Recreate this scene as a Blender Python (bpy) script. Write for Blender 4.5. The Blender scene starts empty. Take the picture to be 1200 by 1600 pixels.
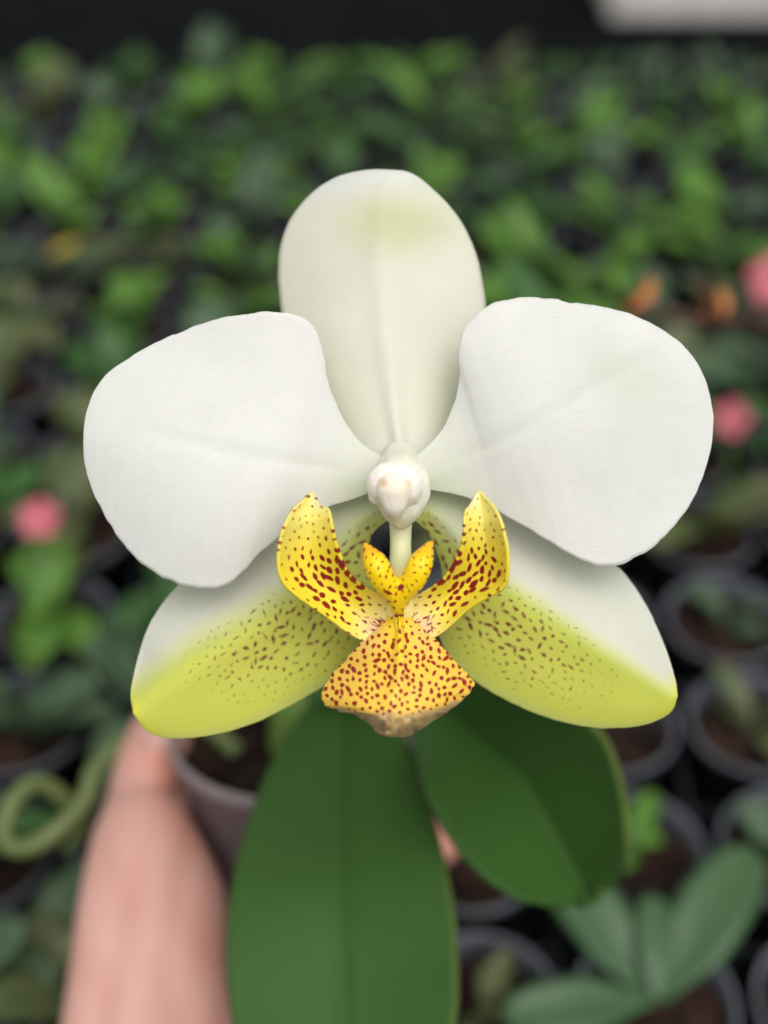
import bpy, bmesh, math, random
import numpy as np
from mathutils import Vector, Matrix, noise

rnd = random.Random(7)
scene = bpy.context.scene
C = scene.collection
R = math.radians

# ------------------------------------------------------------------ camera
PITCH = R(40.0)
CAM = Vector((0, 0, 0.45))
VF = R(44.0)
F = 800.0 / math.tan(VF / 2)
cam_d = bpy.data.cameras.new('camera')
cam = bpy.data.objects.new('camera', cam_d); C.objects.link(cam)
cam.location = CAM
cam.rotation_euler = (math.pi / 2 - PITCH, 0, 0)
cam_d.sensor_fit = 'VERTICAL'; cam_d.sensor_height = 24.0
cam_d.lens = 12.0 / math.tan(VF / 2)
cam_d.clip_start = 0.01; cam_d.clip_end = 400
cam_d.dof.use_dof = True
cam_d.dof.focus_distance = 0.2035
cam_d.dof.aperture_fstop = cam_d.lens / 6.8
scene.camera = cam
FWD = Vector((0, math.cos(PITCH), -math.sin(PITCH)))
UP = Vector((0, math.sin(PITCH), math.cos(PITCH)))
RT = Vector((1, 0, 0))

# ------------------------------------------------------------------ light
world = bpy.data.worlds.new('World'); scene.world = world; world.use_nodes = True
wt = world.node_tree; wt.nodes.clear()
wo = wt.nodes.new('ShaderNodeOutputWorld'); wb = wt.nodes.new('ShaderNodeBackground')
sk = wt.nodes.new('ShaderNodeTexSky'); sk.sky_type = 'NISHITA'; sk.sun_disc = False
SUN_EL, SUN_AZ = R(64), R(152)          # azimuth clockwise from +Y
sk.sun_elevation = SUN_EL; sk.sun_rotation = SUN_AZ
sk.dust_density = 4.0; sk.air_density = 1.0; sk.ozone_density = 1.0
hs = wt.nodes.new('ShaderNodeHueSaturation'); hs.inputs['Saturation'].default_value = 0.06
wt.links.new(sk.outputs[0], hs.inputs['Color'])
wt.links.new(hs.outputs[0], wb.inputs['Color']); wb.inputs['Strength'].default_value = 0.12
wt.links.new(wb.outputs[0], wo.inputs['Surface'])
sun_d = bpy.data.lights.new('sun', 'SUN'); sun_d.energy = 1.5; sun_d.angle = R(60); sun_d.color = (1, 0.97, 0.92)
sun = bpy.data.objects.new('sun', sun_d); C.objects.link(sun)
sdir = Vector((math.sin(SUN_AZ) * math.cos(SUN_EL), math.cos(SUN_AZ) * math.cos(SUN_EL), math.sin(SUN_EL)))
sun.rotation_euler = sdir.to_track_quat('Z', 'Y').to_euler()
sun.location = sdir * 5

scene.view_settings.view_transform = 'Standard'
scene.view_settings.look = 'None'
scene.view_settings.exposure = 0.31
scene.view_settings.gamma = 1.0
scene.view_settings.use_curve_mapping = False
scene.render.engine = 'CYCLES'
scene.cycles.use_denoising = True
scene.cycles.max_bounces = 8

# ------------------------------------------------------------------ helpers
def U(px, py, d):
    """point seen at (px, py) of the 1200x1600 view, d metres in front of the camera"""
    return CAM + FWD * d + RT * ((px - 600) / F * d) + UP * ((800 - py) / F * d)

def proj(P):
    v = P - CAM; d = v.dot(FWD)
    return 600 + F * v.dot(RT) / d, 800 - F * v.dot(UP) / d

def tag(o, label=None, cat=None, group=None, kind=None):
    if label: o['label'] = label
    if cat: o['category'] = cat
    if group: o['group'] = group
    if kind: o['kind'] = kind
    return o

def empty(name, loc, rz=0):
    o = bpy.data.objects.new(name, None); C.objects.link(o)
    o.empty_display_size = 0.02
    o.location = loc; o.rotation_euler = (0, 0, rz); return o

def link(name, me, mat, parent=None, loc=None):
    o = bpy.data.objects.new(name, me); C.objects.link(o)
    if mat and not me.materials: me.materials.append(mat)
    o.parent = parent
    if loc is not None: o.location = loc
    return o

def smooth(me):
    me.polygons.foreach_set('use_smooth', [True] * len(me.polygons))

def catmull(pts, n=24):
    P = [np.array(p, float) for p in pts]
    P = [2 * P[0] - P[1]] + P + [2 * P[-1] - P[-2]]
    out = []
    for i in range(1, len(P) - 2):
        p0, p1, p2, p3 = P[i - 1:i + 3]
        for k in range(n):
            t = k / n
            out.append(0.5 * ((2 * p1) + (p2 - p0) * t + (2 * p0 - 5 * p1 + 4 * p2 - p3) * t * t + (3 * p1 - p0 - 3 * p2 + p3) * t ** 3))
    out.append(P[-2])
    return np.array(out)

def resample(pts, n, power=1.0):
    c = catmull(pts); d = np.r_[0, np.cumsum(np.linalg.norm(np.diff(c, axis=0), axis=1))]
    s = np.linspace(0, 1, n) ** power * d[-1]
    return np.stack([np.interp(s, d, c[:, k]) for k in range(c.shape[1])], 1)

def sstep(a, b, x):
    t = np.clip((x - a) / (b - a), 0, 1); return t * t * (3 - 2 * t)

def mixc(c, d, t):
    return c * (1 - t)[..., None] + np.array(d) * t[..., None]

def lowf(X, Y, f, seed):
    g = np.random.RandomState(seed); out = np.zeros_like(X)
    for _ in range(5):
        a = g.uniform(0, 6.28); ph = g.uniform(0, 6.28); k = f * g.uniform(.6, 1.4)
        out += np.sin(k * (X * math.cos(a) + Y * math.sin(a)) + ph)
    return out / 5

def set_attr(me, name, typ, arr):
    a = me.attributes.new(name, typ, 'POINT')
    if typ == 'FLOAT_COLOR':
        arr = np.c_[arr.reshape(-1, 3), np.ones(arr.size // 3)]
        a.data.foreach_set('color', arr.ravel())
    elif typ == 'FLOAT_VECTOR':
        a.data.foreach_set('vector', arr.ravel())
    else:
        a.data.foreach_set('value', arr.ravel())

def loft(name, left, right, depth, mat, parent, colf, spotf=None, uvf=None, nu=70, nv=44, thick=0.0006, rag=0.0, seed=1):
    """blade between two edge curves (photo pixels) with its own depth relief (metres from camera), thickness and pigment"""
    L = resample(left, nu); Rr = resample(right, nu)
    if rag:
        g = np.random.RandomState(seed)
        for E in (L, Rr):
            k = np.convolve(g.normal(0, 1, nu + 8), np.ones(3) / 3, 'same')[4:-4] * rag
            k *= np.sin(np.linspace(0, math.pi, nu)) ** .8
            T = np.gradient(E, axis=0); T /= np.linalg.norm(T, axis=1)[:, None] + 1e-9
            E += np.c_[-T[:, 1], T[:, 0]] * k[:, None]
    v = np.linspace(-1, 1, nv); t = (v + 1) / 2
    PX = L[:, None, 0] * (1 - t) + Rr[:, None, 0] * t
    PY = L[:, None, 1] * (1 - t) + Rr[:, None, 1] * t
    UU, VV = np.meshgrid(np.linspace(0, 1, nu), v, indexing='ij')
    D = depth(UU, VV, PX, PY)
    base = np.array(ROOT)
    W = np.array(CAM) + D[..., None] * np.array(FWD) + ((PX - 600) / F * D)[..., None] * np.array(RT) + ((800 - PY) / F * D)[..., None] * np.array(UP) - base
    idx = np.arange(nu * nv).reshape(nu, nv)
    q = np.stack([idx[:-1, :-1], idx[1:, :-1], idx[1:, 1:], idx[:-1, 1:]], -1).reshape(-1, 4)
    me = bpy.data.meshes.new(name)
    Wf = W.reshape(-1, 3)
    # make the faces look at the viewer's side
    a, b, c_ = Wf[q[len(q) // 2][0]], Wf[q[len(q) // 2][1]], Wf[q[len(q) // 2][3]]
    if np.dot(np.cross(b - a, c_ - a), np.array(FWD)) > 0: q = q[:, ::-1]
    me.from_pydata(Wf.tolist(), [], q.tolist()); me.update()
    set_attr(me, 'pigment', 'FLOAT_COLOR', colf(UU, VV, PX, PY))
    set_attr(me, 'spot', 'FLOAT', spotf(UU, VV, PX, PY) if spotf else np.full(UU.shape, -9.))
    X, Y = uvf(UU, VV, PX, PY) if uvf else (PX / 100, PY / 100)
    set_attr(me, 'flat', 'FLOAT_VECTOR', np.stack([X, Y, np.zeros_like(X)], -1).astype(float))
    set_attr(me, 'blade', 'FLOAT_VECTOR', np.stack([UU, VV, np.zeros_like(X)], -1))
    bm = bmesh.new(); bm.from_mesh(me); bmesh.ops.remove_doubles(bm, verts=bm.verts, dist=1e-6); bm.to_mesh(me); bm.free()
    smooth(me)
    o = link(name, me, mat, parent)
    m = o.modifiers.new('thickness', 'SOLIDIFY'); m.thickness = thick; m.offset = -1; m.use_even_offset = False
    return o

def add_ball(bm, c, r, sub=2, scale=(1, 1, 1)):
    M = Matrix.Translation(c) @ Matrix.Diagonal((scale[0], scale[1], scale[2], 1))
    bmesh.ops.create_icosphere(bm, subdivisions=sub, radius=r, matrix=M)

def blob(name, chains, voxel, mat, parent, colf=None, spotf=None, smooth_it=6, sub=2):
    """one organic closed surface grown round chains of (point, radius)"""
    bm = bmesh.new()
    for ch in chains:
        P = resample([(*p, r) for p, r in ch], max(3, 7 * len(ch))) if len(ch) > 2 else np.array([np.array((*ch[0][0], ch[0][1])) * (1 - t) + np.array((*ch[-1][0], ch[-1][1])) * t for t in np.linspace(0, 1, 8)])
        for p in P: add_ball(bm, Vector(p[:3]) - ROOT, max(p[3], voxel * .8), sub)
    me = bpy.data.meshes.new(name); bm.to_mesh(me); bm.free()
    o = link(name, me, None, parent)
    m = o.modifiers.new('r', 'REMESH'); m.mode = 'VOXEL'; m.voxel_size = voxel
    s = o.modifiers.new('s', 'SMOOTH'); s.iterations = smooth_it; s.factor = .5
    dg = bpy.context.evaluated_depsgraph_get(); dg.update()
    me2 = bpy.data.meshes.new_from_object(o.evaluated_get(dg))
    o.modifiers.clear(); o.data = me2; bpy.data.meshes.remove(me); me2.name = name
    smooth(me2); me2.materials.clear(); me2.materials.append(mat)
    n = len(me2.vertices); co = np.zeros(n * 3); me2.vertices.foreach_get('co', co); co = co.reshape(-1, 3) + np.array(ROOT)
    v = co - np.array(CAM); d = v @ np.array(FWD)
    PX = 600 + F * (v @ np.array(RT)) / d; PY = 800 - F * (v @ np.array(UP)) / d
    if colf: set_attr(me2, 'pigment', 'FLOAT_COLOR', colf(None, None, PX, PY))
    set_attr(me2, 'spot', 'FLOAT', spotf(None, None, PX, PY) if spotf else np.full(n, -9.))
    set_attr(me2, 'flat', 'FLOAT_VECTOR', np.stack([PX / 100, PY / 100, (d - .2) * 90], -1))
    set_attr(me2, 'blade', 'FLOAT_VECTOR', np.stack([PX / 100, PY / 100, d * 0], -1))
    return o

def tube(name, pts, mat, parent, seg=12, n=40, origin=None):
    """pts: (Vector, radius)"""
    P = resample([(*p, r) for p, r in pts], n); org = np.array(origin if origin is not None else ROOT)
    bm = bmesh.new(); rings = []; prev = None
    for i in range(n):
        T = Vector(P[min(i + 1, n - 1)][:3] - P[max(i - 1, 0)][:3]).normalized()
        N = prev - T * prev.dot(T) if prev is not None else T.orthogonal()
        N.normalize(); B = T.cross(N); prev = N
        c = Vector(P[i][:3] - org)
        rings.append([bm.verts.new(c + (N * math.cos(a) + B * math.sin(a)) * P[i][3]) for a in np.linspace(0, 2 * math.pi, seg, endpoint=False)])
    for a, b in zip(rings, rings[1:]):
        for k in range(seg): bm.faces.new((a[k], a[(k + 1) % seg], b[(k + 1) % seg], b[k]))
    bm.faces.new(rings[0][::-1]); bm.faces.new(rings[-1])
    bmesh.ops.recalc_face_normals(bm, faces=bm.faces)
    me = bpy.data.meshes.new(name); bm.to_mesh(me); bm.free(); smooth(me)
    return link(name, me, mat, parent)

# ------------------------------------------------------------------ materials
def newmat(name):
    m = bpy.data.materials.new(name); m.use_nodes = True
    nt = m.node_tree; b = nt.nodes['Principled BSDF']; return m, nt, b

def math_node(nt, op, a, b=None, c=None, clamp=False):
    n = nt.nodes.new('ShaderNodeMath'); n.operation = op; n.use_clamp = clamp
    for i, x in enumerate((a, b, c)):
        if x is None: continue
        if isinstance(x, (int, float)): n.inputs[i].default_value = x
        else: nt.links.new(x, n.inputs[i])
    return n.outputs[0]

def attr(nt, name, out):
    n = nt.nodes.new('ShaderNodeAttribute'); n.attribute_name = name; return n.outputs[out]

def flower_mat(name, spotcol=(.17, .012, .016), sss=.25, rough=.45, vein=.25, sparkle=.25, edge=1.2, wob=2.0, transl=.25):
    m, nt, b = newmat(name)
    pig = attr(nt, 'pigment', 'Color'); sp = attr(nt, 'spot', 'Fac'); fl = attr(nt, 'flat', 'Vector'); bl = attr(nt, 'blade', 'Vector')
    nz = nt.nodes.new('ShaderNodeTexNoise'); nz.inputs['Scale'].default_value = 22; nz.inputs['Detail'].default_value = 2
    nt.links.new(fl, nz.inputs['Vector'])
    wobble = math_node(nt, 'MULTIPLY_ADD', nz.outputs[0], wob, -.5 * wob)
    sd_ = math_node(nt, 'ADD', sp, wobble)
    mask = math_node(nt, 'DIVIDE', sd_, edge, clamp=True)
    # soft mottling of the pigment
    n2 = nt.nodes.new('ShaderNodeTexNoise'); n2.inputs['Scale'].default_value = 1.3; n2.inputs['Detail'].default_value = 5; nt.links.new(fl, n2.inputs['Vector'])
    mr = nt.nodes.new('ShaderNodeMapRange'); mr.inputs['To Min'].default_value = .93; mr.inputs['To Max'].default_value = 1.05; nt.links.new(n2.outputs[0], mr.inputs['Value'])
    # fine veins running base to tip
    mv = nt.nodes.new('ShaderNodeMapping'); mv.inputs['Scale'].default_value = (2.4, 7.0, 1); nt.links.new(bl, mv.inputs['Vector'])
    nv = nt.nodes.new('ShaderNodeTexNoise'); nv.inputs['Scale'].default_value = 1.6; nv.inputs['Detail'].default_value = 3; nv.inputs['Roughness'].default_value = .45; nt.links.new(mv.outputs[0], nv.inputs['Vector'])
    ab = math_node(nt, 'ABSOLUTE', math_node(nt, 'SINE', math_node(nt, 'MULTIPLY', nv.outputs[0], 55.0)))
    mr2 = nt.nodes.new('ShaderNodeMapRange'); mr2.interpolation_type = 'SMOOTHSTEP'; mr2.inputs['From Min'].default_value = .0; mr2.inputs['From Max'].default_value = .45
    mr2.inputs['To Min'].default_value = 1 - .16 * vein; mr2.inputs['To Max'].default_value = 1; nt.links.new(ab, mr2.inputs['Value'])
    k = math_node(nt, 'MULTIPLY', mr.outputs[0], mr2.outputs[0])
    mul = nt.nodes.new('ShaderNodeVectorMath'); mul.operation = 'SCALE'; nt.links.new(pig, mul.inputs[0]); nt.links.new(k, mul.inputs['Scale'])
    mx = nt.nodes.new('ShaderNodeMixRGB'); nt.links.new(mask, mx.inputs[0]); nt.links.new(mul.outputs[0], mx.inputs[1]); mx.inputs[2].default_value = (*spotcol, 1)
    nt.links.new(mx.outputs[0], b.inputs['Base Color'])
    b.inputs['Roughness'].default_value = rough; b.inputs['Specular IOR Level'].default_value = .3
    b.inputs['Subsurface Weight'].default_value = sss; b.inputs['Subsurface Radius'].default_value = (1, .9, .6); b.inputs['Subsurface Scale'].default_value = .0015
    try: b.inputs['Sheen Weight'].default_value = .05
    except Exception: pass
    # relief: sparkling cells + veins
    ns = nt.nodes.new('ShaderNodeTexNoise'); ns.inputs['Scale'].default_value = 34; ns.inputs['Detail'].default_value = 2; nt.links.new(fl, ns.inputs['Vector'])
    h = math_node(nt, 'MULTIPLY', ns.outputs[0], sparkle)
    h = math_node(nt, 'MULTIPLY_ADD', mr2.outputs[0], 1.5, h)
    bp = nt.nodes.new('ShaderNodeBump'); bp.inputs['Strength'].default_value = .35; bp.inputs['Distance'].default_value = .00025
    nt.links.new(h, bp.inputs['Height']); nt.links.new(bp.outputs[0], b.inputs['Normal'])
    if transl:
        tr = nt.nodes.new('ShaderNodeBsdfTranslucent'); nt.links.new(mx.outputs[0], tr.inputs['Color'])
        ms = nt.nodes.new('ShaderNodeMixShader'); ms.inputs[0].default_value = transl
        out = nt.nodes['Material Output']
        nt.links.new(b.outputs[0], ms.inputs[1]); nt.links.new(tr.outputs[0], ms.inputs[2]); nt.links.new(ms.outputs[0], out.inputs['Surface'])
    return m

def noise_mat(name, c1, c2, scale=30, rough=.5, spec=.5, bump=0, sss=0, coords='Object', detail=4, bdist=.001):
    m, nt, b = newmat(name)
    tc = nt.nodes.new('ShaderNodeTexCoord')
    nz = nt.nodes.new('ShaderNodeTexNoise'); nz.inputs['Scale'].default_value = scale; nz.inputs['Detail'].default_value = detail
    nt.links.new(tc.outputs[coords], nz.inputs['Vector'])
    cr = nt.nodes.new('ShaderNodeValToRGB'); cr.color_ramp.elements[0].position = .32; cr.color_ramp.elements[1].position = .68
    cr.color_ramp.elements[0].color = (*c1, 1); cr.color_ramp.elements[1].color = (*c2, 1)
    nt.links.new(nz.outputs[0], cr.inputs[0]); nt.links.new(cr.outputs[0], b.inputs['Base Color'])
    b.inputs['Roughness'].default_value = rough; b.inputs['Specular IOR Level'].default_value = spec
    if sss:
        b.inputs['Subsurface Weight'].default_value = sss; b.inputs['Subsurface Radius'].default_value = (1, .35, .2); b.inputs['Subsurface Scale'].default_value = .004
    if bump:
        bp = nt.nodes.new('ShaderNodeBump'); bp.inputs['Strength'].default_value = bump; bp.inputs['Distance'].default_value = bdist
        nt.links.new(nz.outputs[0], bp.inputs['Height']); nt.links.new(bp.outputs[0], b.inputs['Normal'])
    return m

M = {}
M['petal'] = flower_mat('petal', vein=.32, sparkle=.6, transl=.36)
M['dorsal'] = flower_mat('dorsal_sepal', vein=.25, sparkle=.3, transl=.36)
M['lateral'] = flower_mat('lateral_sepal', spotcol=(.23, .055, .035), sparkle=.5, vein=.2, edge=2.4, wob=3.4, transl=.34)
M['midlobe'] = flower_mat('mid_lobe', spotcol=(.30, .012, .014), sparkle=.3, vein=.2, transl=.15, edge=1.4, wob=2.4, rough=.38)
M['sidelobe'] = flower_mat('side_lobe', spotcol=(.27, .010, .014), sparkle=.15, vein=.15, transl=.2, edge=1.3, wob=2.0, rough=.36)
M['callus'] = flower_mat('callus', spotcol=(.28, .016, .012), sparkle=.15, vein=.0, transl=.08, edge=1.2, wob=1.5, rough=.33)
M['column'] = flower_mat('column', sparkle=.1, vein=0, transl=.05, sss=.4, rough=.4)
M['bigleaf'] = flower_mat('orchid_leaf', sparkle=.25, vein=.5, transl=.05, sss=.0, rough=.48)
M['bigleaf'].node_tree.nodes['Principled BSDF'].inputs['Specular IOR Level'].default_value = .15
M['stalk'] = noise_mat('flower_stalk', (.10, .20, .03), (.16, .26, .06), 60, .45)
M['root'] = noise_mat('aerial_root', (.06, .10, .02), (.14, .165, .055), 55, .6, bump=.2)
M['skin'] = flower_mat('skin', sparkle=.5, vein=.4, transl=0, sss=.3, rough=.5)
M['nail'] = noise_mat('nail', (.58, .32, .27), (.62, .38, .32), 60, .3, .5)
M['bark'] = noise_mat('bark', (.006, .004, .003), (.030, .013, .008), 90, .85, .2, bump=.6)
M['potplastic'] = noise_mat('pot_plastic', (.07, .076, .09), (.115, .123, .14), 25, .4, .4)
M['clearpot'] = noise_mat('clear_pot', (.22, .185, .195), (.28, .24, .25), 14, .3, .5)
M['tray'] = noise_mat('tray_plastic', (.009, .010, .013), (.017, .019, .024), 30, .5, .3)
M['bench'] = noise_mat('bench_metal', (.03, .032, .035), (.05, .052, .055), 12, .5)
M['ground'] = noise_mat('weed_mat', (.002, .0024, .003), (.004, .0046, .0055), 9, .9, .05)
M['foam'] = noise_mat('foam', (.55, .53, .50), (.66, .63, .60), 20, .7, .3, bump=.1)
M['pink'] = noise_mat('pink_petal', (.38, .06, .085), (.50, .13, .16), 40, .5)
M['orange'] = noise_mat('orange_petal', (.34, .10, .015), (.55, .22, .04), 50, .5)
M['darkstem'] = noise_mat('dark_stem', (.035, .014, .011), (.07, .03, .02), 60, .6)

def seed_leaf(name, a, b_):
    m = noise_mat(name, a, b_, 22, .45, .35)
    return m
M['leaf_bright'] = seed_leaf('seedling_leaf_bright', (.045, .13, .014), (.10, .215, .022))
M['leaf_mid'] = seed_leaf('seedling_leaf_mid', (.022, .072, .014), (.042, .115, .022))
M['leaf_grey'] = seed_leaf('seedling_leaf_grey', (.038, .075, .036), (.068, .115, .058))
M['leaf_olive'] = seed_leaf('seedling_leaf_olive', (.05, .07, .022), (.085, .10, .035))
M['leaf_blue'] = seed_leaf('seedling_leaf_blue', (.035, .085, .033), (.058, .115, .048))
M['leaf_blue'].node_tree.nodes['Principled BSDF'].inputs['Roughness'].default_value = .3
M['leaf_yellow'] = seed_leaf('seedling_leaf_yellow', (.30, .26, .03), (.42, .30, .05))

# ------------------------------------------------------------------ the setting
def box_bm(bm, lo, hi, bev=0):
    r = bmesh.ops.create_cube(bm, size=1)
    bmesh.ops.scale(bm, vec=[hi[i] - lo[i] for i in range(3)], verts=r['verts'])
    bmesh.ops.translate(bm, vec=[(hi[i] + lo[i]) / 2 for i in range(3)], verts=r['verts'])
    if bev:
        es = list({e for v in r['verts'] for e in v.link_edges})
        bmesh.ops.bevel(bm, geom=es, offset=bev, segments=2, affect='EDGES', profile=.6)

def box(name, lo, hi, mat, parent=None, bev=.002):
    bm = bmesh.new(); box_bm(bm, lo, hi, bev)
    me = bpy.data.meshes.new(name); bm.to_mesh(me); bm.free()
    return link(name, me, mat, parent)

GZ = -0.75
me = bpy.data.meshes.new('ground'); me.from_pydata([(-150, -150, GZ), (150, -150, GZ), (150, 150, GZ), (-150, 150, GZ)], [], [(0, 1, 2, 3)])
tag(link('ground', me, M['ground']), 'black woven matting on the floor beyond the bench', kind='structure')

BX, BY0, BY1 = 0.95, -0.02, 1.085
bench = empty('bench', (0, .5, GZ))
tag(bench, 'dark metal nursery bench carrying the black trays of seedlings', 'bench')
def bpart(name, lo, hi):
    return box(name, (lo[0], lo[1] - .5, lo[2] - GZ), (hi[0], hi[1] - .5, hi[2] - GZ), M['bench'], bench)
bpart('bench_top', (-BX, BY0, -.025), (BX, BY1, -.002))
for sx in (-1, 1):
    for y in (BY0 + .06, BY1 - .06):
        bpart('leg', (sx * .88 - .02, y - .02, GZ + .001), (sx * .88 + .02, y + .02, -.026))
for y in (BY0 + .06, BY1 - .06):
    bpart('rail', (-.858, y - .012, -.35), (.858, y + .012, -.31))

# foam box on the floor beyond the bench
fp = U(1075, 34, 3.1); sc_ = (fp.z - GZ)
# slide along the sight line until it stands on the ground
dn = (fp - CAM).normalized(); tt = (GZ - CAM.z) / dn.z; fb = CAM + dn * tt
fbx = empty('foam_box', (fb.x + .12, fb.y + .2, GZ))
tag(fbx, 'pale grey foam box on the dark floor beyond the bench', 'box')
box('body', (-.34, -.22, .012), (.34, .22, .30), M['foam'], fbx, .01)
box('lid', (-.35, -.23, .302), (.35, .23, .35), M['foam'], fbx, .01)
box('shadow_strip', (-.33, -.21, 0), (.33, .21, .011), M['bench'], fbx, .001)  # dark strip standing in for the shadow beneath the box

# ------------------------------------------------------------------ pots, trays and seedlings on the bench
PS, RIM = 0.0585, 0.06
def ring_lathe(prof, seg=40):
    bm = bmesh.new(); rings = []
    for r, z in prof:
        rings.append([bm.verts.new((r * math.cos(a), r * math.sin(a), z)) for a in np.linspace(0, 2 * math.pi, seg, endpoint=False)])
    for a, b in zip(rings, rings[1:]):
        for k in range(seg): bm.faces.new((a[k], a[(k + 1) % seg], b[(k + 1) % seg], b[k]))
    bm.faces.new(rings[0][::-1]); bm.faces.new(rings[-1])
    return bm
def fin(bm, name, sm=True):
    bmesh.ops.recalc_face_normals(bm, faces=bm.faces)
    me = bpy.data.meshes.new(name); bm.to_mesh(me); bm.free()
    if sm: smooth(me)
    return me
pot_me = fin(ring_lathe([(.017, 0), (.0185, .001), (.0245, .055), (.0262, .0555), (.0265, .06), (.0258, .0605), (.0248, .0598), (.0240, .054), (.0175, .004), (.0165, .0038)], 32), 'pot')
pot_me.materials.append(M['potplastic'])
def bark_mesh(rad, n, seed, name, size=.006):
    g = random.Random(seed); bm = bmesh.new()
    bmesh.ops.create_cone(bm, cap_ends=True, segments=24, radius1=rad * .93, radius2=rad, depth=.012, matrix=Matrix.Translation((0, 0, -.008)))
    for _ in range(n):
        r = rad * .92 * math.sqrt(g.random()); a = g.random() * 6.28
        Mx = Matrix.Translation((r * math.cos(a), r * math.sin(a), g.uniform(-.002, .002))) @ Matrix.Rotation(g.random() * 6.28, 4, 'Z') @ Matrix.Rotation(g.uniform(-.6, .6), 4, 'X') @ Matrix.Diagonal((size * g.uniform(.7, 1.5), size * g.uniform(.4, .9), size * g.uniform(.2, .5), 1))
        bmesh.ops.create_cube(bm, size=1.2, matrix=Mx)
    return fin(bm, name, False)
bark_mes = [bark_mesh(.0222, 34, s, 'bark') for s in range(4)]
for m_ in bark_mes: m_.materials.append(M['bark'])

def leaf_mesh(length, width, rise, droop, fold, seed, name='leaf', nu=13, nv=7, th=.0011):
    g = random.Random(seed); top = []; bot = []; tw = g.uniform(-.4, .4)
    x = z = 0.0; ang = rise; step = length / (nu - 1)
    for i in range(nu):
        u = i / (nu - 1)
        w = width / 2 * (max(0.0, math.sin(math.pi * (u * .88 + .06) ** 1.15))) ** .62 * (.35 + .65 * min(1, u * 3.2)) if i < nu - 1 else width * .06
        row = []; rowb = []
        for j in range(nv):
            v = j / (nv - 1) * 2 - 1
            yy = v * w; zz = z + fold * w * (abs(v) ** 1.3) + tw * u * u * yy
            row.append((x, yy, zz)); rowb.append((x, yy * .97, zz - th * (1.1 - abs(v))))
        top.append(row); bot.append(rowb)
        x += math.cos(ang) * step; z += math.sin(ang) * step; ang -= droop / (nu - 1)
    bm = bmesh.new()
    T = [[bm.verts.new(p) for p in r] for r in top]; B = [[bm.verts.new(p) for p in r] for r in bot]
    for i in range(nu - 1):
        for j in range(nv - 1):
            bm.faces.new((T[i][j], T[i + 1][j], T[i + 1][j + 1], T[i][j + 1])); bm.faces.new((B[i][j], B[i][j + 1], B[i + 1][j + 1], B[i + 1][j]))
        bm.faces.new((T[i][0], B[i][0], B[i + 1][0], T[i + 1][0])); bm.faces.new((T[i][-1], T[i + 1][-1], B[i + 1][-1], B[i][-1]))
    for i in (0, -1):
        for j in range(nv - 1): bm.faces.new((T[i][j], T[i][j + 1], B[i][j + 1], B[i][j]))
    return fin(bm, name)
LEAFM = {}
LSH = []
for s in range(10):
    LSH.append((rnd.uniform(.055, .088), rnd.uniform(.026, .038), rnd.uniform(.35, 1.0), rnd.uniform(.6, 1.8), rnd.uniform(.1, .3), s))
LSH.append((.066, .0245, .40, .50, .16, 3))
def leaf_of(shape, mat):
    key = (shape, mat)
    if key not in LEAFM:
        me_ = leaf_mesh(*LSH[shape]); me_.materials.append(M[mat]); LEAFM[key] = me_
    return LEAFM[key]

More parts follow.
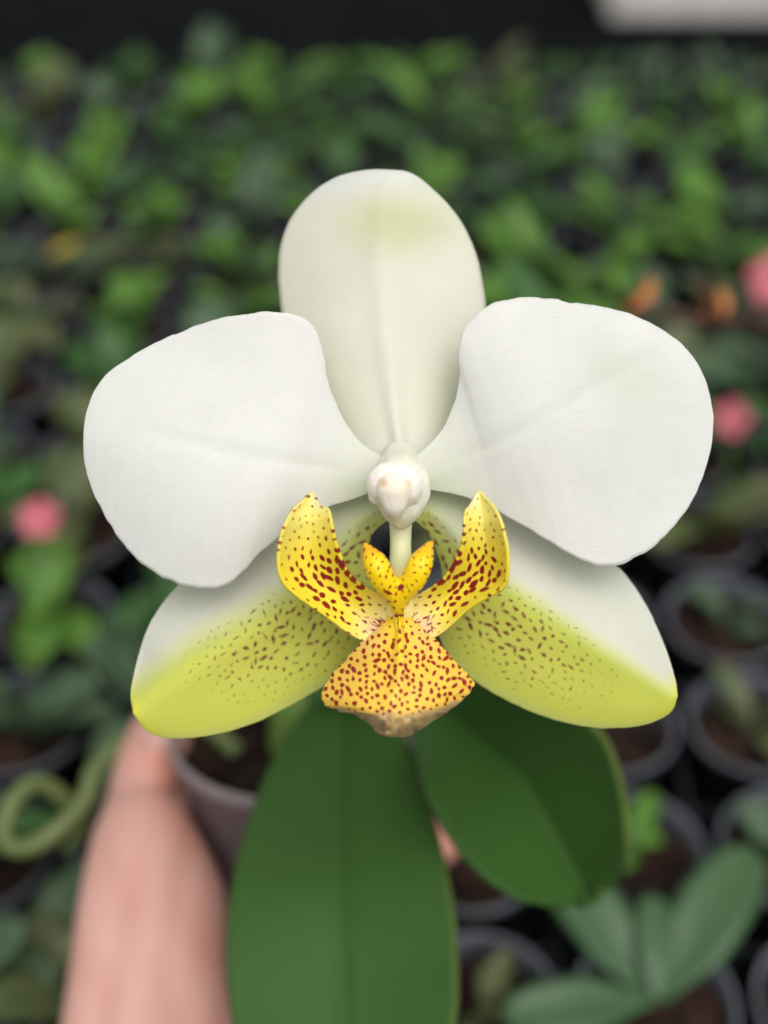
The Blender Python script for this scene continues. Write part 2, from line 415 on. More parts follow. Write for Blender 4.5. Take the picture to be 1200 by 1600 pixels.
ORD = ['first', 'second', 'third', 'fourth', 'fifth', 'sixth', 'seventh', 'eighth', 'ninth', 'tenth', 'eleventh', 'twelfth', 'thirteenth', 'fourteenth', 'fifteenth', 'sixteenth', 'seventeenth', 'eighteenth', 'nineteenth', 'twentieth']
MATWORD = {'leaf_blue': 'broad blue-green leaved', 'leaf_bright': 'bright green', 'leaf_mid': 'dark green', 'leaf_grey': 'grey green', 'leaf_olive': 'olive green'}
X0, Y0 = .0893, .272
rows = range(-2, 13)
cells = []
for j in rows:
    y = Y0 + .059 * j
    half = .303 * (y * math.cos(PITCH) + .39 * math.sin(PITCH)) + .15
    ks = [k for k in range(-14, 14) if abs(X0 + PS * k) < half]
    cells.append((j, y, ks))
for ri, (j, y, ks) in enumerate(cells):
    for ci, k in enumerate(ks):
        x = X0 + PS * k + rnd.uniform(-.001, .001); yy = y + rnd.uniform(-.001, .001)
        where = f'{ORD[ci]} from left in {ORD[ri]} row from near edge'
        po = link('pot', pot_me, None, None, (x, yy, .0035))
        tag(po, 'small grey pot, ' + where, 'pot', 'grey pots in the trays')
        bk = link('bark', bark_mes[rnd.randrange(4)], None, po, (0, 0, .053)); bk.rotation_euler.z = rnd.random() * 6.28
        far = y > .62; near = y < .42
        p_empty = .2 if (near and x > .0) else 0
        special = (abs(y - (Y0 - .059)) < .02 and k == 0)
        if rnd.random() < p_empty and not special: continue
        if far: mt = rnd.choices(['leaf_bright', 'leaf_mid', 'leaf_grey', 'leaf_olive'], [.5, .25, .15, .10])[0]
        else: mt = rnd.choices(['leaf_bright', 'leaf_mid', 'leaf_grey', 'leaf_olive'], [.14, .28, .36, .22])[0]
        if special: mt = 'leaf_blue'
        sd = empty('orchid_seedling', (x, yy, .055), rnd.random() * 6.28)
        word = MATWORD[mt]
        n = rnd.randint(9, 13) if far else rnd.randint(7, 10)
        scl = rnd.uniform(.85, 1.15) * (.76 if far else .84)
        if near and x > .02: n, scl = 4, .42
        if special: n, scl = 4, 1.0; sd.rotation_euler.z = 0
        tag(sd, f'{word} orchid seedling, {where}', 'orchid seedling', 'orchid seedlings in the trays')
        for q in range(n):
            mm = mt if rnd.random() > .004 else 'leaf_yellow'
            lf = link('leaf', leaf_of(rnd.randrange(10), mm), None, sd, (0, 0, .002 + .0022 * q))
            lf.rotation_euler = (rnd.uniform(-.2, .2), -rnd.uniform(-.1, .35), q * math.pi + rnd.uniform(-.5, .5))
            s_ = scl * rnd.uniform(.75, 1.1) * (1 - .06 * q); lf.scale = (s_, s_, s_)
            if special:
                lf.data = leaf_of(10, mt); s_ = (1.05, .95, .8, .55)[q]; lf.scale = (s_, s_, s_)
                lf.rotation_euler = (0, (-.05, .0, .1, .0)[q], R((52, 122, 188, 85)[q]))

# black trays holding five by four pots each
tray_w, tray_d = 5, 4
kx = sorted({k for _, _, ks in cells for k in ks}); tn = 0
j0 = rows[0]
for tj in range(math.ceil(len(rows) / tray_d)):
    js = list(rows)[tj * tray_d:(tj + 1) * tray_d]
    allk = [k for jj in js for k in cells[jj - j0][2]]
    lo_k, hi_k = min(allk), max(allk)
    cols = range(-12, 14, tray_w); ti = 0
    for c0 in cols:
        if c0 > hi_k or c0 + tray_w - 1 < lo_k: continue
        xa = X0 + PS * (c0 - .5) + .001; xb = X0 + PS * (c0 + tray_w - .5) - .001
        ya = Y0 + .059 * (js[0] - .5) + .001; yb = Y0 + .059 * (js[-1] + .5) - .001
        cx, cy = (xa + xb) / 2, (ya + yb) / 2
        tr = empty('seedling_tray', (cx, cy, 0))
        tag(tr, f'black plastic seedling tray, {ORD[ti]} from left in {ORD[tj]} tray row from near edge', 'tray', 'black seedling trays'); ti += 1
        hx, hy = (xb - xa) / 2, (yb - ya) / 2
        box('tray_floor', (-hx, -hy, 0), (hx, hy, .003), M['tray'], tr, 0)
        for s_ in (-1, 1):
            box('tray_wall', (min(s_ * hx, s_ * (hx - .002)), -hy, .0031), (max(s_ * hx, s_ * (hx - .002)), hy, .050), M['tray'], tr, 0)
            box('tray_wall', (-hx + .0021, min(s_ * hy, s_ * (hy - .002)), .0031), (hx - .0021, max(s_ * hy, s_ * (hy - .002)), .050), M['tray'], tr, 0)
        for c in range(1, tray_w):
            xx = -hx + c * PS - .001
            box('divider', (xx - .001, -hy + .0021, .0031), (xx + .001, hy - .0021, .046), M['tray'], tr, 0)
        for r_ in range(1, len(js)):
            yv = -hy + r_ * .059 - .001
            for c in range(tray_w):
                xx = -hx + c * PS - .001
                box('divider', (max(xx, -hx + .001) + .0011, yv - .001, .0031), (min(xx + PS, hx - .001) - .0011, yv + .001, .046), M['tray'], tr, 0)

# pink blossoms and a withered orange spike among the seedlings
def blossom(px, py, d, r, label, mat='pink', facing=None):
    c = U(px, py, d); t = empty('pink_flower', (c.x, c.y, .055)); tag(t, label, 'flower', 'pink flowers among the seedlings')
    top = c - Vector(t.location)
    tube('stalk', [(Vector((0, 0, 0)), .0012), (top * .5 + Vector((.004, 0, 0)), .001), (top, .001)], M['stalk'], t, 8, 12, origin=Vector((0, 0, 0)))
    nrm = (CAM - c).normalized(); nrm = (nrm + Vector((rnd.uniform(-.4, .4), 0, rnd.uniform(-.2, .5)))).normalized()
    q = nrm.to_track_quat('Z', 'Y')
    pm = leaf_mesh(r, r * .95, .5, .9, .15, 3, 'petal', 9, 7, .0006); pm.materials.append(M[mat])
    for i in range(5):
        p = link('petal', pm, None, t, top)
        p.rotation_mode = 'QUATERNION'; p.rotation_quaternion = q @ Matrix.Rotation(i * 2 * math.pi / 5 + .3, 3, 'Z').to_quaternion()
blossom(62, 812, .53, .0095, 'small pink blossom left of the white flower above the pots')
blossom(1142, 655, .58, .0095, 'small pink blossom just right of the right white petal')
blossom(1212, 440, .66, .016, 'larger pink blossom cut by the right edge of the picture')

t = empty('withered_spike', U(1290, 560, .52)); tag(t, 'dark withered flower spike with curled orange blossoms at upper right', 'flower spike')
O_ = Vector(t.location)
tube('stem', [(Vector((O_.x + .01, O_.y, .058)), .0016), (U(1290, 560, .52), .0022), (U(1180, 505, .49), .0022), (U(1100, 500, .475), .0026), (U(1030, 488, .465), .0024), (U(978, 480, .46), .0016)], M['darkstem'], t, 8, 30, origin=O_)
for (px, py, d, mat, L, rx_, rz_) in ((972, 486, .46, 'orange', .019, .5, .8), (1095, 505, .47, 'orange', .014, 1.2, 1.5), (1118, 480, .47, 'darkstem', .014, 2.2, 2.0), (1092, 478, .47, 'darkstem', .012, .6, .9), (1130, 500, .47, 'orange', .013, .2, 1.7)):
    pm = leaf_mesh(L, L * .34, .6, 1.6, .5, 5, 'petal', 11, 7, .0006); pm.materials.append(M[mat])
    p = link('petal', pm, None, t, U(px, py, d) - O_)
    p.rotation_mode = 'QUATERNION'
    e = (RT * math.cos(rz_) + UP * math.sin(rz_)); zz = -FWD; yv = zz.cross(e)
    p.rotation_quaternion = Matrix((e, yv, zz)).transposed().to_quaternion() @ Matrix.Rotation(rx_, 3, 'X').to_quaternion()

# ------------------------------------------------------------------ the held pot and the hand
tilt = R(17)
AX = Vector((0, math.sin(tilt), math.cos(tilt)))
PC = U(455, 1140, .35)
ROOT = PC.copy()
held = link('plastic_pot', fin(ring_lathe([(.0225, -.062), (.024, -.0615), (.0318, -.004), (.0333, -.0035), (.0335, 0), (.0328, .0006), (.0318, 0), (.0310, -.004), (.0232, -.058), (.021, -.0585)], 64), 'plastic_pot'), M['clearpot'], None, PC)
held.rotation_euler = (-tilt, 0, 0)
tag(held, 'frosted clear plastic pot held in the hand, planted with the orchid', 'pot')
bk = link('bark', bark_mesh(.030, 120, 9, 'bark', .007), M['bark'], held, (0, 0, -.009)); bk['kind'] = 'stuff'

m_hand = [
    [(U(205, 1980, .285), .020), (U(222, 1760, .308), .0185), (U(230, 1600, .322), .0165), (U(232, 1500, .328), .0155), (U(238, 1400, .334), .0150), (U(228, 1318, .338), .0138), (U(217, 1264, .347), .0094), (U(234, 1205, .352), .0099), (U(250, 1150, .360), .0090), (U(262, 1108, .368), .0068)],
    [(U(110, 1980, .283), .013), (U(150, 1760, .306), .0125), (U(168, 1600, .320), .0118), (U(180, 1500, .326), .0116), (U(190, 1400, .332), .0112), (U(202, 1318, .337), .0102)],
    [(U(310, 1980, .283), .013), (U(300, 1760, .306), .0125), (U(297, 1600, .320), .0118), (U(286, 1500, .326), .0116), (U(290, 1410, .332), .0108), (U(262, 1330, .337), .0098)],
    [(U(232, 1560, .335), .021), (U(255, 1450, .355), .0205), (U(268, 1370, .375), .019), (U(282, 1320, .392), .015)],
]
fingers = [  # start, mid, tip
    ((285, 1280, .398), (400, 1245, .418), (560, 1235, .418), (672, 1262, .400), .0088),
    ((285, 1330, .402), (400, 1310, .424), (570, 1300, .424), (684, 1318, .404), .0090),
    ((285, 1380, .404), (400, 1370, .428), (560, 1362, .428), (660, 1375, .410), .0084),
    ((280, 1425, .400), (390, 1425, .424), (520, 1420, .424), (605, 1428, .412), .0074)]
for a, b, c, d, r in fingers:
    m_hand.append([(U(*a), r * 1.25), (U(*b), r * 1.12), (U(*c), r), (U(*d), r * .8)])
hand = empty('person', U(230, 1600, .315)); tag(hand, 'bare forearm and left hand gripping the plastic pot, thumb up beside its rim', 'person')
ROOT = Vector(hand.location)
def c_hand(u, v, X, Y):
    g = lambda cx, cy, rx, ry: np.exp(-((X - cx) / rx) ** 2 - ((Y - cy) / ry) ** 2)
    c = np.ones(X.shape + (1,)) * np.array((.60, .335, .275))
    for cx, cy, rx, ry, k in ((265, 1190, 60, 60, .8), (300, 1290, 40, 40, .6), (320, 1500, 60, 110, .4), (210, 1380, 50, 60, .25), (690, 1300, 60, 90, .8)):
        c = c * (1 - k * g(cx, cy, rx, ry))[..., None] + np.array((.60, .25, .19)) * (k * g(cx, cy, rx, ry))[..., None]
    return c * (1 + np.stack([.05 * lowf(X, Y, .035, 61) + .05 * lowf(X, Y, .09, 62), .10 * lowf(X, Y, .035, 61) + .12 * lowf(X, Y, .09, 62), .12 * lowf(X, Y, .035, 61) + .14 * lowf(X, Y, .09, 62)], -1))
hb = blob('hand', m_hand, .0013, M['skin'], hand, c_hand, smooth_it=10, sub=3)
# thumb nail
nl = U(243, 1160, .3475); bm = bmesh.new(); add_ball(bm, Vector((0, 0, 0)), .0052, 3, (.85, .35, 1.1)); nm = fin(bm, 'nail'); nail = link('nail', nm, M['nail'], hand, nl - ROOT); nail.rotation_euler = (-.5, 0, 0)

# ------------------------------------------------------------------ the orchid
ROOT = PC.copy()
orchid = empty('orchid_plant', PC)
tag(orchid, 'white moth orchid with red-spotted yellow lip and broad green leaves, in sharp focus', 'orchid')
bpy.context.view_layer.update()
D0 = 0.21
def lin(r, g, b):
    return np.array([((c / 255) / 12.92 if c <= 10 else (((c / 255) + .055) / 1.055) ** 2.4) for c in (r, g, b)])
def const(c, PX): return np.ones(PX.shape + (1,)) * np.array(c)
def ell(PX, PY, cx, cy, a, b, deg, soft=.4):
    t = R(deg); dx = (PX - cx); dy = (PY - cy)
    x = dx * math.cos(t) + dy * math.sin(t); y = -dx * math.sin(t) + dy * math.cos(t)
    return 1 - sstep(1 - soft, 1 + soft * .3, np.sqrt((x / a) ** 2 + (y / b) ** 2))

WHITE = (.85, .845, .80); CREAM = (.83, .82, .69); PALEG = (.62, .68, .42)
# dorsal sepal
dl = [(588, 724), (545, 690), (503, 640), (470, 580), (446, 525), (437, 470), (434, 410), (445, 360), (465, 325), (495, 295), (530, 275), (575, 265), (612, 265)]
dr = [(662, 724), (704, 690), (732, 640), (750, 585), (759, 530), (759, 478), (752, 430), (740, 385), (720, 345), (690, 308), (658, 280), (636, 268), (612, 265)]
def d_dor(u, v, X, Y):
    w = -.0035 - .002 * np.sin(math.pi * u) - .0055 * v ** 2 * np.sin(math.pi * np.clip(u, 0, 1)) - .05 * np.clip(u - .72, 0, 1) ** 2 + .0012 * np.exp(-(v / .12) ** 2) * (1 - u)
    w += .0005 * lowf(X, Y, .02, 3)
    return D0 - w
def c_dor(u, v, X, Y):
    c = const(CREAM, X)
    c = mixc(c, (.79, .79, .74), sstep(340, 280, Y))
    c = mixc(c, (.66, .69, .32), ell(X, Y, 618, 345, 100, 62, 0, .95) * .6)
    c = mixc(c, (.60, .66, .42), np.abs(v) ** 2 * sstep(520, 660, Y) * .7)  # shading of the sepal behind the petals, painted as greener, darker edges
    c = mixc(c, (.78, .78, .70), sstep(660, 715, Y))
    return c
loft('dorsal_sepal', dl, dr, d_dor, M['dorsal'], orchid, c_dor, rag=.7, seed=2)['label'] = 'creamy upper sepal with a yellow green patch near its top'

# petals
pl_u = [(612, 716), (590, 710), (562, 690), (537, 655), (517, 610), (508, 570), (501, 535), (489, 510), (468, 494), (440, 488), (400, 489), (350, 497), (300, 511), (240, 537), (190, 567), (160, 592), (141, 625), (132, 660), (130, 692)]
pl_l = [(606, 766), (580, 770), (545, 782), (515, 792), (478, 808), (437, 838), (405, 868), (380, 893), (358, 911), (330, 920), (290, 916), (250, 900), (215, 875), (185, 840), (160, 800), (141, 757), (132, 722), (130, 692)]
pr_u = [(634, 716), (656, 708), (690, 672), (710, 628), (718, 585), (716, 548), (724, 515), (740, 493), (760, 479), (790, 468), (820, 464), (860, 467), (900, 474), (950, 480), (1000, 497), (1050, 525), (1085, 560), (1106, 605), (1115, 650)]
pr_l = [(640, 764), (672, 765), (720, 775), (760, 790), (800, 812), (845, 838), (880, 860), (915, 878), (945, 884), (975, 880), (1020, 855), (1055, 820), (1080, 785), (1100, 740), (1112, 695), (1115, 650)]
def rib(side, X, Y):
    (x0, y0), (x1, y1) = ((575, 738), (165, 655)) if side < 0 else ((662, 736), (935, 598))
    L_ = math.hypot(x1 - x0, y1 - y0); t_ = ((X - x0) * (x1 - x0) + (Y - y0) * (y1 - y0)) / L_ / L_
    return ((X - x0) * (y1 - y0) - (Y - y0) * (x1 - x0)) / L_ + 10 * np.sin(math.pi * np.clip(t_, 0, 1)) * side
def d_pet(side):
    def f(u, v, X, Y):
        s = np.sin(math.pi * np.clip(u, 0, 1))
        w = .0005 + .0045 * sstep(0, .45, u) - .0012 * v ** 2 * s - .0012 * sstep(.6, 1.0, u) - .00025 * np.exp(-(rib(side, X, Y) / 11.) ** 2) * sstep(.05, .25, u) * sstep(.85, .5, u)
        w += .0009 * lowf(X, Y, .013, 10 + side)
        tf = sstep(.97, .55, u)
        if side > 0: w += .0022 * sstep(.45, .8, u) * sstep(-.2, -.9, v) * tf
        else: w -= .0015 * sstep(.4, .8, u) * np.clip(-v, 0, 1) * tf
        w += .0010 * np.sin(v * 3.0 + 2.2 * u + side) * sstep(.15, .5, u) * tf
        return D0 - w
    return f
def c_pet(u, v, X, Y):
    c = const(WHITE, X)
    c = mixc(c, PALEG, sstep(.26, .0, u) * (.25 + .45 * sstep(-.2, .7, v)))
    side = -1 if X.mean() < 600 else 1; q = rib(side, X, Y)
    c = mixc(c, (.76, .78, .64), np.exp(-(q / 26.) ** 2) * sstep(.8, .1, u) * .15)
    c = mixc(c, (.66, .68, .55), np.exp(-(q / 3.) ** 2) * sstep(.8, .3, u) * .15)
    return c
def c_petr(u, v, X, Y):
    c = c_pet(u, v, X, Y)
    return mixc(c, (.74, .76, .62), ell(X, Y, 980, 590, 90, 60, 30, .9) * .45)  # greenish shading of the curved upper right, put into the colour
loft('petal', pl_u, pl_l, d_pet(-1), M['petal'], orchid, c_pet, nu=120, nv=64, rag=1.3, seed=4)
loft('petal', pr_u, pr_l, d_pet(1), M['petal'], orchid, c_petr, nu=120, nv=64, rag=1.3, seed=5)

# lateral sepals: outer (upper) edge first, inner (lower) edge second
sl_u = [(612, 778), (570, 768), (500, 775), (420, 815), (345, 862), (300, 893), (275, 917), (252, 945), (235, 972), (222, 1005), (211, 1045), (204, 1085), (208, 1115)]
sl_l = [(606, 812), (584, 832), (574, 860), (575, 890), (586, 920), (590, 955), (578, 1000), (548, 1040), (505, 1073), (450, 1105), (400, 1129), (350, 1145), (300, 1153), (257, 1153), (226, 1140), (208, 1115)]
sr_u = [(640, 778), (690, 762), (760, 775), (830, 805), (900, 845), (963, 884), (988, 912), (1012, 950), (1031, 990), (1046, 1030), (1056, 1065), (1059, 1088)]
sr_l = [(648, 812), (668, 832), (682, 860), (690, 895), (686, 935), (682, 965), (688, 1000), (704, 1030), (735, 1060), (790, 1094), (850, 1120), (910, 1135), (960, 1138), (1010, 1132), (1048, 1113), (1059, 1088)]
def d_lat(side):
    def f(u, v, X, Y):
        s = np.sin(math.pi * np.clip(u, 0, 1)) ** .7
        w = -.0032 + .0032 * sstep(.2, .9, u) - .0035 * np.abs(v) ** 2 * s + .0010 * np.exp(-((v + .02) / .25) ** 2) * s * sstep(1.0, .6, u)
        w -= .003 * sstep(-.2, -1, v) * sstep(.1, .5, u) * sstep(1.0, .8, u)
        w += .0005 * lowf(X, Y, .02, 20 + side)
        return D0 - w
    return f
def c_lat(side):
    def f(u, v, X, Y):
        if side < 0:   # signed distance below the pigment boundary
            b = Y - np.interp(X, [200, 230, 300, 370, 450, 520, 600], [1075, 1052, 1000, 962, 915, 850, 790]); wdt = 38
        else:
            b = Y - np.interp(X, [650, 700, 790, 860, 930, 1000, 1060], [770, 835, 905, 950, 1000, 1045, 1085]); wdt = 24
        t = sstep(-wdt, wdt, b)
        pale = mixc(const((.74, .745, .64), X), (.58, .65, .34), sstep(.35, .05, u) * .6)
        gre = mixc(const((.70, .715, .125), X), (.58, .65, .11), np.exp(-((b - 18) / 16.) ** 2) * .8)
        gre = mixc(gre, (.58, .64, .24), sstep(.82, 1.0, v) * .5 + .0 * v)
        gre = mixc(gre, (.62, .67, .20), sstep(.45, .1, u) * .8)
        c = pale * (1 - t)[..., None] + gre * t[..., None]
        return mixc(c, (.76, .75, .09), sstep(.88, 1, u) * .8)
    return f
def spots(PX, PY, dens, size, ang, spacing, seed, tries=5000, extra=()):
    """signed distance (pixels, positive inside) to scattered oval pigment spots; dens/size/ang are functions of the surface index"""
    X, Y = PX.ravel(), PY.ravel(); g = np.random.RandomState(seed); out = np.full(X.shape, -9.0); pts = []
    dn = dens.ravel(); area = np.ones(len(X))
    if PX.ndim == 2:
        area = (np.abs(np.gradient(PX, axis=0) * np.gradient(PY, axis=1) - np.gradient(PX, axis=1) * np.gradient(PY, axis=0))).ravel() + 1e-6
    p = area * (dn > .05); p /= p.sum()
    for i in g.choice(len(X), tries, p=p):
        if g.rand() > dn[i] ** .5: continue
        x, y = X[i] + g.uniform(-1, 1), Y[i] + g.uniform(-1, 1); sp = spacing * g.uniform(.75, 1.25)
        if any((x - q[0]) ** 2 + (y - q[1]) ** 2 < sp * sp for q in pts): continue
        a0, b0 = size(i, g); pts.append((x, y, a0, b0, ang(i, g)))
    for x, y, a0, b0, th in list(pts) + list(extra):
        k = np.nonzero((np.abs(X - x) < a0 + 9) & (np.abs(Y - y) < a0 + 9))[0]
        dx, dy = X[k] - x, Y[k] - y; c_, s_ = math.cos(th), math.sin(th)
        e = np.sqrt(((dx * c_ + dy * s_) / a0) ** 2 + ((-dx * s_ + dy * c_) / b0) ** 2)
        out[k] = np.maximum(out[k], (1 - e) * b0)
    return out.reshape(PX.shape)
def s_lat(side):
    def f(u, v, X, Y):
        if side < 0:
            s = np.maximum(ell(X, Y, 452, 990, 165, 86, -24, .75), ell(X, Y, 553, 870, 46, 80, 20, .5)); s = np.maximum(s, ell(X, Y, 520, 945, 70, 70, 0, .5))
        else:
            s = np.maximum(ell(X, Y, 810, 992, 160, 76, 32, .75), ell(X, Y, 700, 858, 44, 80, -20, .5)); s = np.maximum(s, ell(X, Y, 745, 940, 65, 70, 0, .5))
        if side < 0: b = Y - np.interp(X, [200, 230, 300, 370, 450, 520, 600], [1075, 1052, 1000, 962, 915, 850, 790])
        else: b = Y - np.interp(X, [650, 700, 790, 860, 930, 1000, 1060], [770, 835, 905, 950, 1000, 1045, 1085])
        s = s * sstep(-6, 12, b)
        sf = s.ravel(); base = R(-55) if side < 0 else R(50)
        return spots(X, Y, s, lambda i, g: ((2.6 + 3.9 * sf[i]) * g.uniform(.65, 1.6), (1.4 + 2.1 * sf[i]) * g.uniform(.8, 1.2)),
                     lambda i, g: base + g.normal(0, .5), 13.0, 50 + side)
    return f
loft('lateral_sepal', sl_u, sl_l, d_lat(-1), M['lateral'], orchid, c_lat(-1), s_lat(-1), nu=190, nv=130, rag=.5, seed=6)
loft('lateral_sepal', sr_u, sr_l, d_lat(1), M['lateral'], orchid, c_lat(1), s_lat(1), nu=190, nv=130, rag=.5, seed=7)

# column and anther cap
def W(px, py, w): return U(px, py, D0 - w)
mm = .000103
def c_col(u, v, X, Y):
    c = const((.74, .74, .60), X)
    c = mixc(c, (.68, .70, .42), sstep(800, 850, Y)); c = mixc(c, (.88, .74, .26), sstep(870, 920, Y))
    return c
blob('column', [[(W(623, 716, -.004), 30 * mm), (W(625, 738, .001), 40 * mm), (W(627, 760, .0075), 48 * mm), (W(627, 782, .0095), 38 * mm), (W(626, 806, .0092), 21 * mm)],
                [(W(626, 800, .008), 20 * mm), (W(626, 835, .0065), 18 * mm), (W(626, 870, .0065), 18.5 * mm), (W(626, 915, .0055), 24 * mm), (W(625, 952, .0052), 27 * mm)]],
     .00035, M['column'], orchid, c_col, smooth_it=5)
def c_cap(u, v, X, Y):
    c = const((.87, .82, .73), X)
    c = mixc(c, (.72, .58, .40), ell(X, Y, 618, 765, 26, 24, 0, .9) * .6)
    c = mixc(c, (.66, .42, .20), ell(X, Y, 598, 754, 10, 9, 0, .9) * .8); c = mixc(c, (.70, .50, .28), ell(X, Y, 638, 756, 9, 9, 0, .9) * .6)
    return c
blob('anther_cap', [[(W(609, 758, .0125), 37 * mm), (W(625, 758, .0125), 37 * mm)], [(W(615, 766, .0155), 27 * mm), (W(616, 786, .0152), 20 * mm), (W(617, 799, .0140), 12 * mm), (W(618, 810, .0126), 6 * mm)], [(W(588, 776, .0125), 13 * mm), (W(590, 770, .0125), 15 * mm)], [(W(645, 776, .0125), 13 * mm), (W(643, 770, .0125), 15 * mm)]],
     .0003, M['column'], orchid, c_cap, smooth_it=4)

# lip
YEL = (.78, .52, .015)
mdl = [(610, 948), (602, 965), (586, 985), (564, 1003), (545, 1025), (521, 1051), (505, 1076), (502, 1094), (516, 1107), (550, 1116), (575, 1130), (590, 1146), (612, 1153)]
mdr = [(636, 948), (646, 965), (662, 983), (683, 1000), (701, 1021), (721, 1043), (738, 1062), (740, 1074), (726, 1091), (700, 1112), (668, 1133), (640, 1150), (612, 1153)]
def d_mid(u, v, X, Y):
    s = sstep(.1, .5, u)
    w = .0075 + .0095 * sstep(0, .8, u) - (.0015 + .005 * s) * v ** 2 * sstep(1.0, .88, u) + .0012 * np.exp(-(v / .13) ** 2) * sstep(.85, .3, u) - .05 * np.clip(u - .84, 0, 1) ** 1.6
    w += (.0009 * lowf(X, Y, .11, 31) + .0006 * lowf(X, Y, .28, 32)) * sstep(.66, .84, u) + .0004 * lowf(X, Y, .05, 34) * sstep(.2, .4, u)
    return D0 - w
def c_mid(u, v, X, Y):
    c = mixc(const((.90, .58, .075), X), (.92, .68, .02), np.exp(-((X - 622) / 16.) ** 2) * sstep(1060, 960, Y))
    c = mixc(c, (.72, .56, .22), ell(X, Y, 575, 990, 30, 40, 0, .8) * .5 + ell(X, Y, 668, 985, 25, 40, 0, .8) * .5)
    n = lowf(X, Y, .12, 33) * 14 + lowf(X, Y, .3, 35) * 8
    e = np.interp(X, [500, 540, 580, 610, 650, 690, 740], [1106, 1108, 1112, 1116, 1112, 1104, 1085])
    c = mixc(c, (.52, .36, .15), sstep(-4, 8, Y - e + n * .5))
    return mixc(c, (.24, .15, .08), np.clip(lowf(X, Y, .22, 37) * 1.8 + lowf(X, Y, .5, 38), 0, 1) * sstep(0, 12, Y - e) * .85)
def s_mid(u, v, X, Y):
    e = np.interp(X, [500, 540, 580, 610, 650, 690, 740], [1106, 1110, 1116, 1122, 1116, 1106, 1087])
    dn = np.clip(.45 + .55 * sstep(975, 1010, Y) - sstep(-10, 2, Y - e), 0, 1); df = dn.ravel()
    return spots(X, Y, dn, lambda i, g: (g.choice([3.9, 4.6, 5.6, 7.8], p=[.3, .35, .25, .1]) * (.55 + .45 * df[i]), g.uniform(3.0, 4.2) * (.55 + .45 * df[i])),
                 lambda i, g: g.uniform(0, 3.14) if g.rand() < .5 else R(90) + g.normal(0, .4), 10.0, 71)
lip = empty('lip', (0, 0, 0)); lip.parent = orchid
loft('mid_lobe', mdl, mdr, d_mid, M['midlobe'], lip, c_mid, s_mid, nu=130, nv=110, thick=.0009, rag=1.6, seed=8)
sol = [(606, 1004), (570, 1001), (540, 984), (500, 954), (461, 927), (442, 906), (436, 880), (440, 840), (456, 802), (487, 770)]
sil = [(622, 948), (594, 932), (574, 922), (556, 909), (541, 892), (529, 864), (520, 832), (513, 796), (500, 788), (487, 770)]
sor = [(648, 1000), (678, 995), (702, 977), (731, 950), (760, 931), (785, 917), (792, 890), (790, 850), (776, 802), (748, 768)]
sir = [(628, 948), (654, 932), (672, 922), (690, 909), (704, 893), (718, 868), (726, 836), (728, 800), (736, 788), (748, 768)]
def d_side(u, v, X, Y):      # v = -1 outer, +1 inner
    w = .0068 + .0065 * sstep(.0, .75, u) + .0020 * np.clip(-v, 0, 1) * sstep(.15, .6, u) * sstep(1, .9, u) - .0032 * (1 - v ** 2) * np.sin(math.pi * u) - .004 * sstep(.78, 1, u)
    return D0 - w
def c_side(u, v, X, Y):
    c = const((.95, .77, .05), X)
    c = mixc(c, (.88, .74, .36), sstep(.3, .0, u) * .8)
    c = mixc(c, (.80, .42, .30), (ell(X, Y, 592, 985, 34, 18, 30, .9) + ell(X, Y, 655, 982, 34, 18, -30, .9)) * .65)
    c = mixc(c, (.88, .78, .22), sstep(.55, .92, u)); c = mixc(c, (.88, .84, .55), sstep(.8, 1, u) * sstep(-.2, .6, v) * .8)
    return c
def s_side(seed):
    def f(u, v, X, Y):
        dn = np.clip(sstep(.2, .36, u) * sstep(.98, .62, u) * sstep(-.85, -.35, v) + .06 + .2 * np.exp(-((u - .15) / .1) ** 2), 0, 1); uf, vf = u.ravel(), v.ravel()
        AN = np.arctan2(np.gradient(Y, axis=0), np.gradient(X, axis=0)).ravel()
        def size(i, g):
            k = math.exp(-((uf[i] - .42) / .22) ** 2) * (1 if vf[i] > -.75 else .25)
            return (2.8 + 5.0 * k) * g.uniform(.75, 1.45), (1.8 + 2.5 * k) * g.uniform(.8, 1.2)
        g2 = random.Random(seed); sx = -1 if X.mean() < 622 else 1
        ex = [(622 + sx * g2.uniform(16, 62), g2.uniform(962, 992), g2.uniform(5, 11), g2.uniform(1.2, 2.4), g2.gauss(-.5 * sx, .5)) for _ in range(13)]
        return spots(X, Y, dn, size, lambda i, g: AN[i] + g.normal(0, .25), 12.5, seed, extra=ex)
    return f
loft('side_lobe', sol, sil, d_side, M['sidelobe'], lip, c_side, s_side(81), nu=130, nv=60, thick=.0005, rag=.4, seed=9)
loft('side_lobe', sor, sir, d_side, M['sidelobe'], lip, c_side, s_side(82), nu=130, nv=60, thick=.0005, rag=.4, seed=10)
def s_cal(u, v, X, Y):
    return spots(X, Y, np.ones(X.shape), lambda i, g: (g.uniform(2.8, 5.4), g.uniform(1.7, 2.6)), lambda i, g: (R(-60) if X[i] < 622 else R(60)) + g.normal(0, .5), 10, 91, 1500,
                 extra=[(606, 926, 9, 3.4, .35), (626, 918, 7, 5, -.7)])
def c_cal(u, v, X, Y): return mixc(const((.94, .66, .008), X), (.88, .42, .015), sstep(882, 856, Y) * .8)
blob('callus', [[(W(571, 851, .0118), 4.5 * mm), (W(577, 863, .0123), 11 * mm), (W(588, 883, .013), 20 * mm), (W(598, 905, .0125), 20 * mm), (W(614, 926, .0112), 17 * mm), (W(621, 950, .010), 9 * mm)],
                [(W(673, 848, .0118), 4.5 * mm), (W(667, 861, .0123), 11 * mm), (W(657, 881, .013), 19.5 * mm), (W(647, 904, .0125), 19.5 * mm), (W(630, 926, .0112), 17 * mm), (W(623, 950, .010), 9 * mm)]],
     .0003, M['callus'], lip, c_cal, s_cal, smooth_it=2)
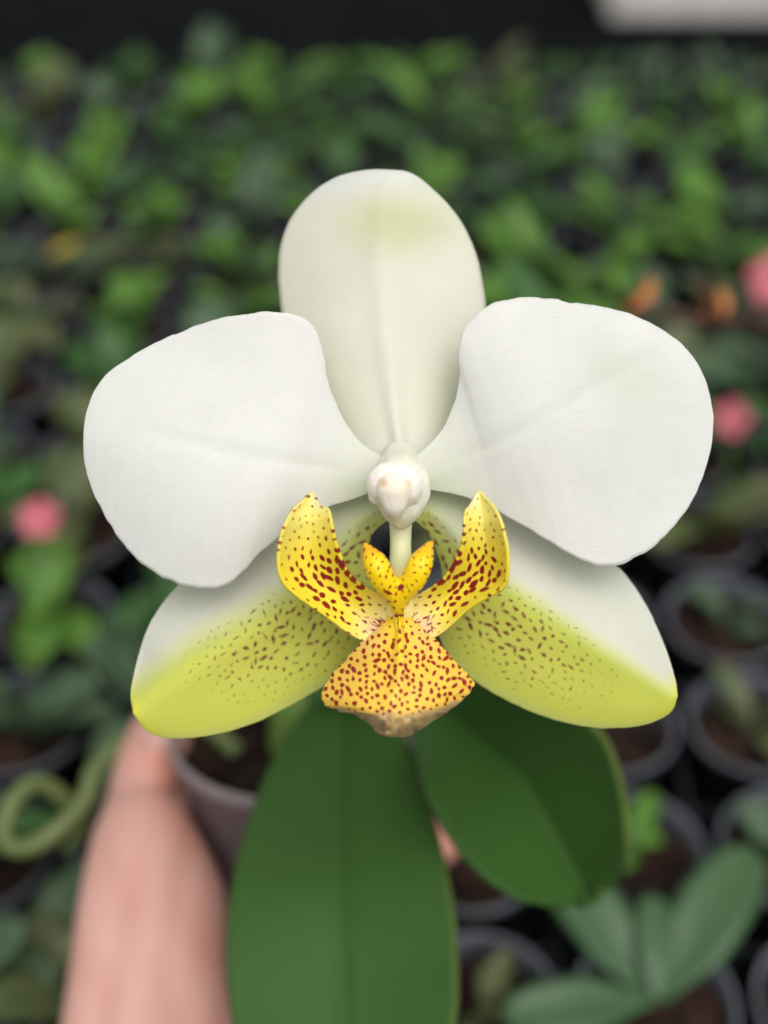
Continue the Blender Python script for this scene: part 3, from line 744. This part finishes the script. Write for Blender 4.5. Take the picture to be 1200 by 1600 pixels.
def c_base(u, v, X, Y): return mixc(const((.88, .76, .36), X), (.72, .36, .22), ell(X, Y, 600, 990, 34, 16, 20, .9) * .5 + ell(X, Y, 655, 985, 30, 16, -20, .9) * .5)
def s_base(u, v, X, Y):
    return spots(X, Y, (Y > 955) * 1.0, lambda i, g: (g.uniform(3, 6), g.uniform(1.4, 2.2)), lambda i, g: g.uniform(0, 3), 11, 95, 300)
blob('lip_base', [[(W(600, 948, .0030), 22 * mm), (W(626, 958, .0035), 30 * mm), (W(650, 948, .0030), 22 * mm)], [(W(600, 978, .0035), 24 * mm), (W(650, 976, .0035), 24 * mm)]],
     .0004, M['callus'], lip, c_base, s_base, smooth_it=8)

# flower stalk, stem and roots
tube('flower_stalk', [(U(624, 724, .2135), .0028), (U(626, 765, .224), .0019), (U(627, 860, .24), .0019), (U(618, 950, .26), .002), (U(560, 1050, .30), .0023), (PC - AX * .012, .0026)], M['stalk'], orchid)
tube('stem', [(PC - AX * .02, .006), (PC - AX * .005, .0065), (PC + AX * .008, .0055), (PC + AX * .014, .003)], M['stalk'], orchid, 12, 12)
rc = [(225, 50 + 1085, .362), (190, 1166, .356), (150, 1200, .35), (132, 1250, .346), (100, 1288, .342), (55, 1320, .338), (16, 1322, .335), (6, 1292, .335), (25, 1246, .338), (56, 1224, .343), (88, 1238, .348), (115, 1266, .353), (130, 1292, .357), (100, 1332, .36)]
tube('root', [(PC - AX * .008 - RT * .015, .0028)] + [(U(300, 1118, .362), .0028)] + [(U(*p), .0027 if i < len(rc) - 1 else .0012) for i, p in enumerate(rc)], M['root'], orchid, 12, 80)

# broad leaves
def leafcol(edge_side):
    def f(u, v, X, Y):
        c = const((.031, .088, .013), X)
        c = mixc(c, (.026, .08, .010), np.exp(-(v / .03) ** 2) * .75)
        c = mixc(c, (.15, .16, .03), sstep(.965, 1.0, v) * .35)
        return c * (1 + .10 * lowf(X, Y, .02, 41))[..., None]
    return f
l1l = [(515, 1105), (492, 1100), (440, 1168), (405, 1240), (375, 1330), (359, 1420), (355, 1500), (365, 1590), (395, 1690), (450, 1770), (530, 1800)]
l1r = [(560, 1105), (600, 1110), (630, 1150), (655, 1220), (683, 1300), (705, 1400), (713, 1480), (711, 1590), (680, 1690), (620, 1770), (530, 1800)]
def d_l1(u, v, X, Y):
    w = -.004 + .045 * u - .03 * u * u + .0045 * np.abs(v) ** 1.5 * np.sin(math.pi * np.clip(u, 0, 1)) ** .5
    return .325 - .065 * sstep(-.3, 1.0, u) + .02 * u ** 3 - .006 * np.abs(v) ** 1.3 + .0008 * np.exp(-(v / .05) ** 2) + .0008 * lowf(X, Y, .016, 42)
loft('leaf', l1l, l1r, d_l1, M['bigleaf'], orchid, leafcol(1), nu=70, nv=41, thick=.0016)
l2l = [(600, 1090), (628, 1120), (645, 1165), (667, 1232), (710, 1312), (762, 1370), (830, 1408), (875, 1420), (900, 1412), (908, 1400)]
l2r = [(640, 1060), (740, 1062), (850, 1095), (930, 1140), (964, 1210), (976, 1290), (976, 1350), (958, 1385), (930, 1397), (908, 1400)]
def d_l2(u, v, X, Y):
    return .318 - .04 * u + .012 * u * u - .029 * np.abs(v) * sstep(0, .35, u) * (1 - .6 * u) * sstep(1.0, .8, u) + .0005 * lowf(X, Y, .012, 43)
loft('leaf', l2l, l2r, d_l2, M['bigleaf'], orchid, leafcol(1), nu=70, nv=41, thick=.0016)
# two shorter leaves at the back of the plant
for s_, a in ((.9, 2.2), (.7, .7)):
    lm = leaf_mesh(.075, .036, .5, 1.0, .2, 3, 'leaf', 21, 9, .0014); lm.materials.append(M['leaf_mid'])
    lo_ = link('leaf', lm, None, orchid, AX * .006); lo_.scale = (s_, s_, s_); lo_.rotation_euler = (0, 0, a)
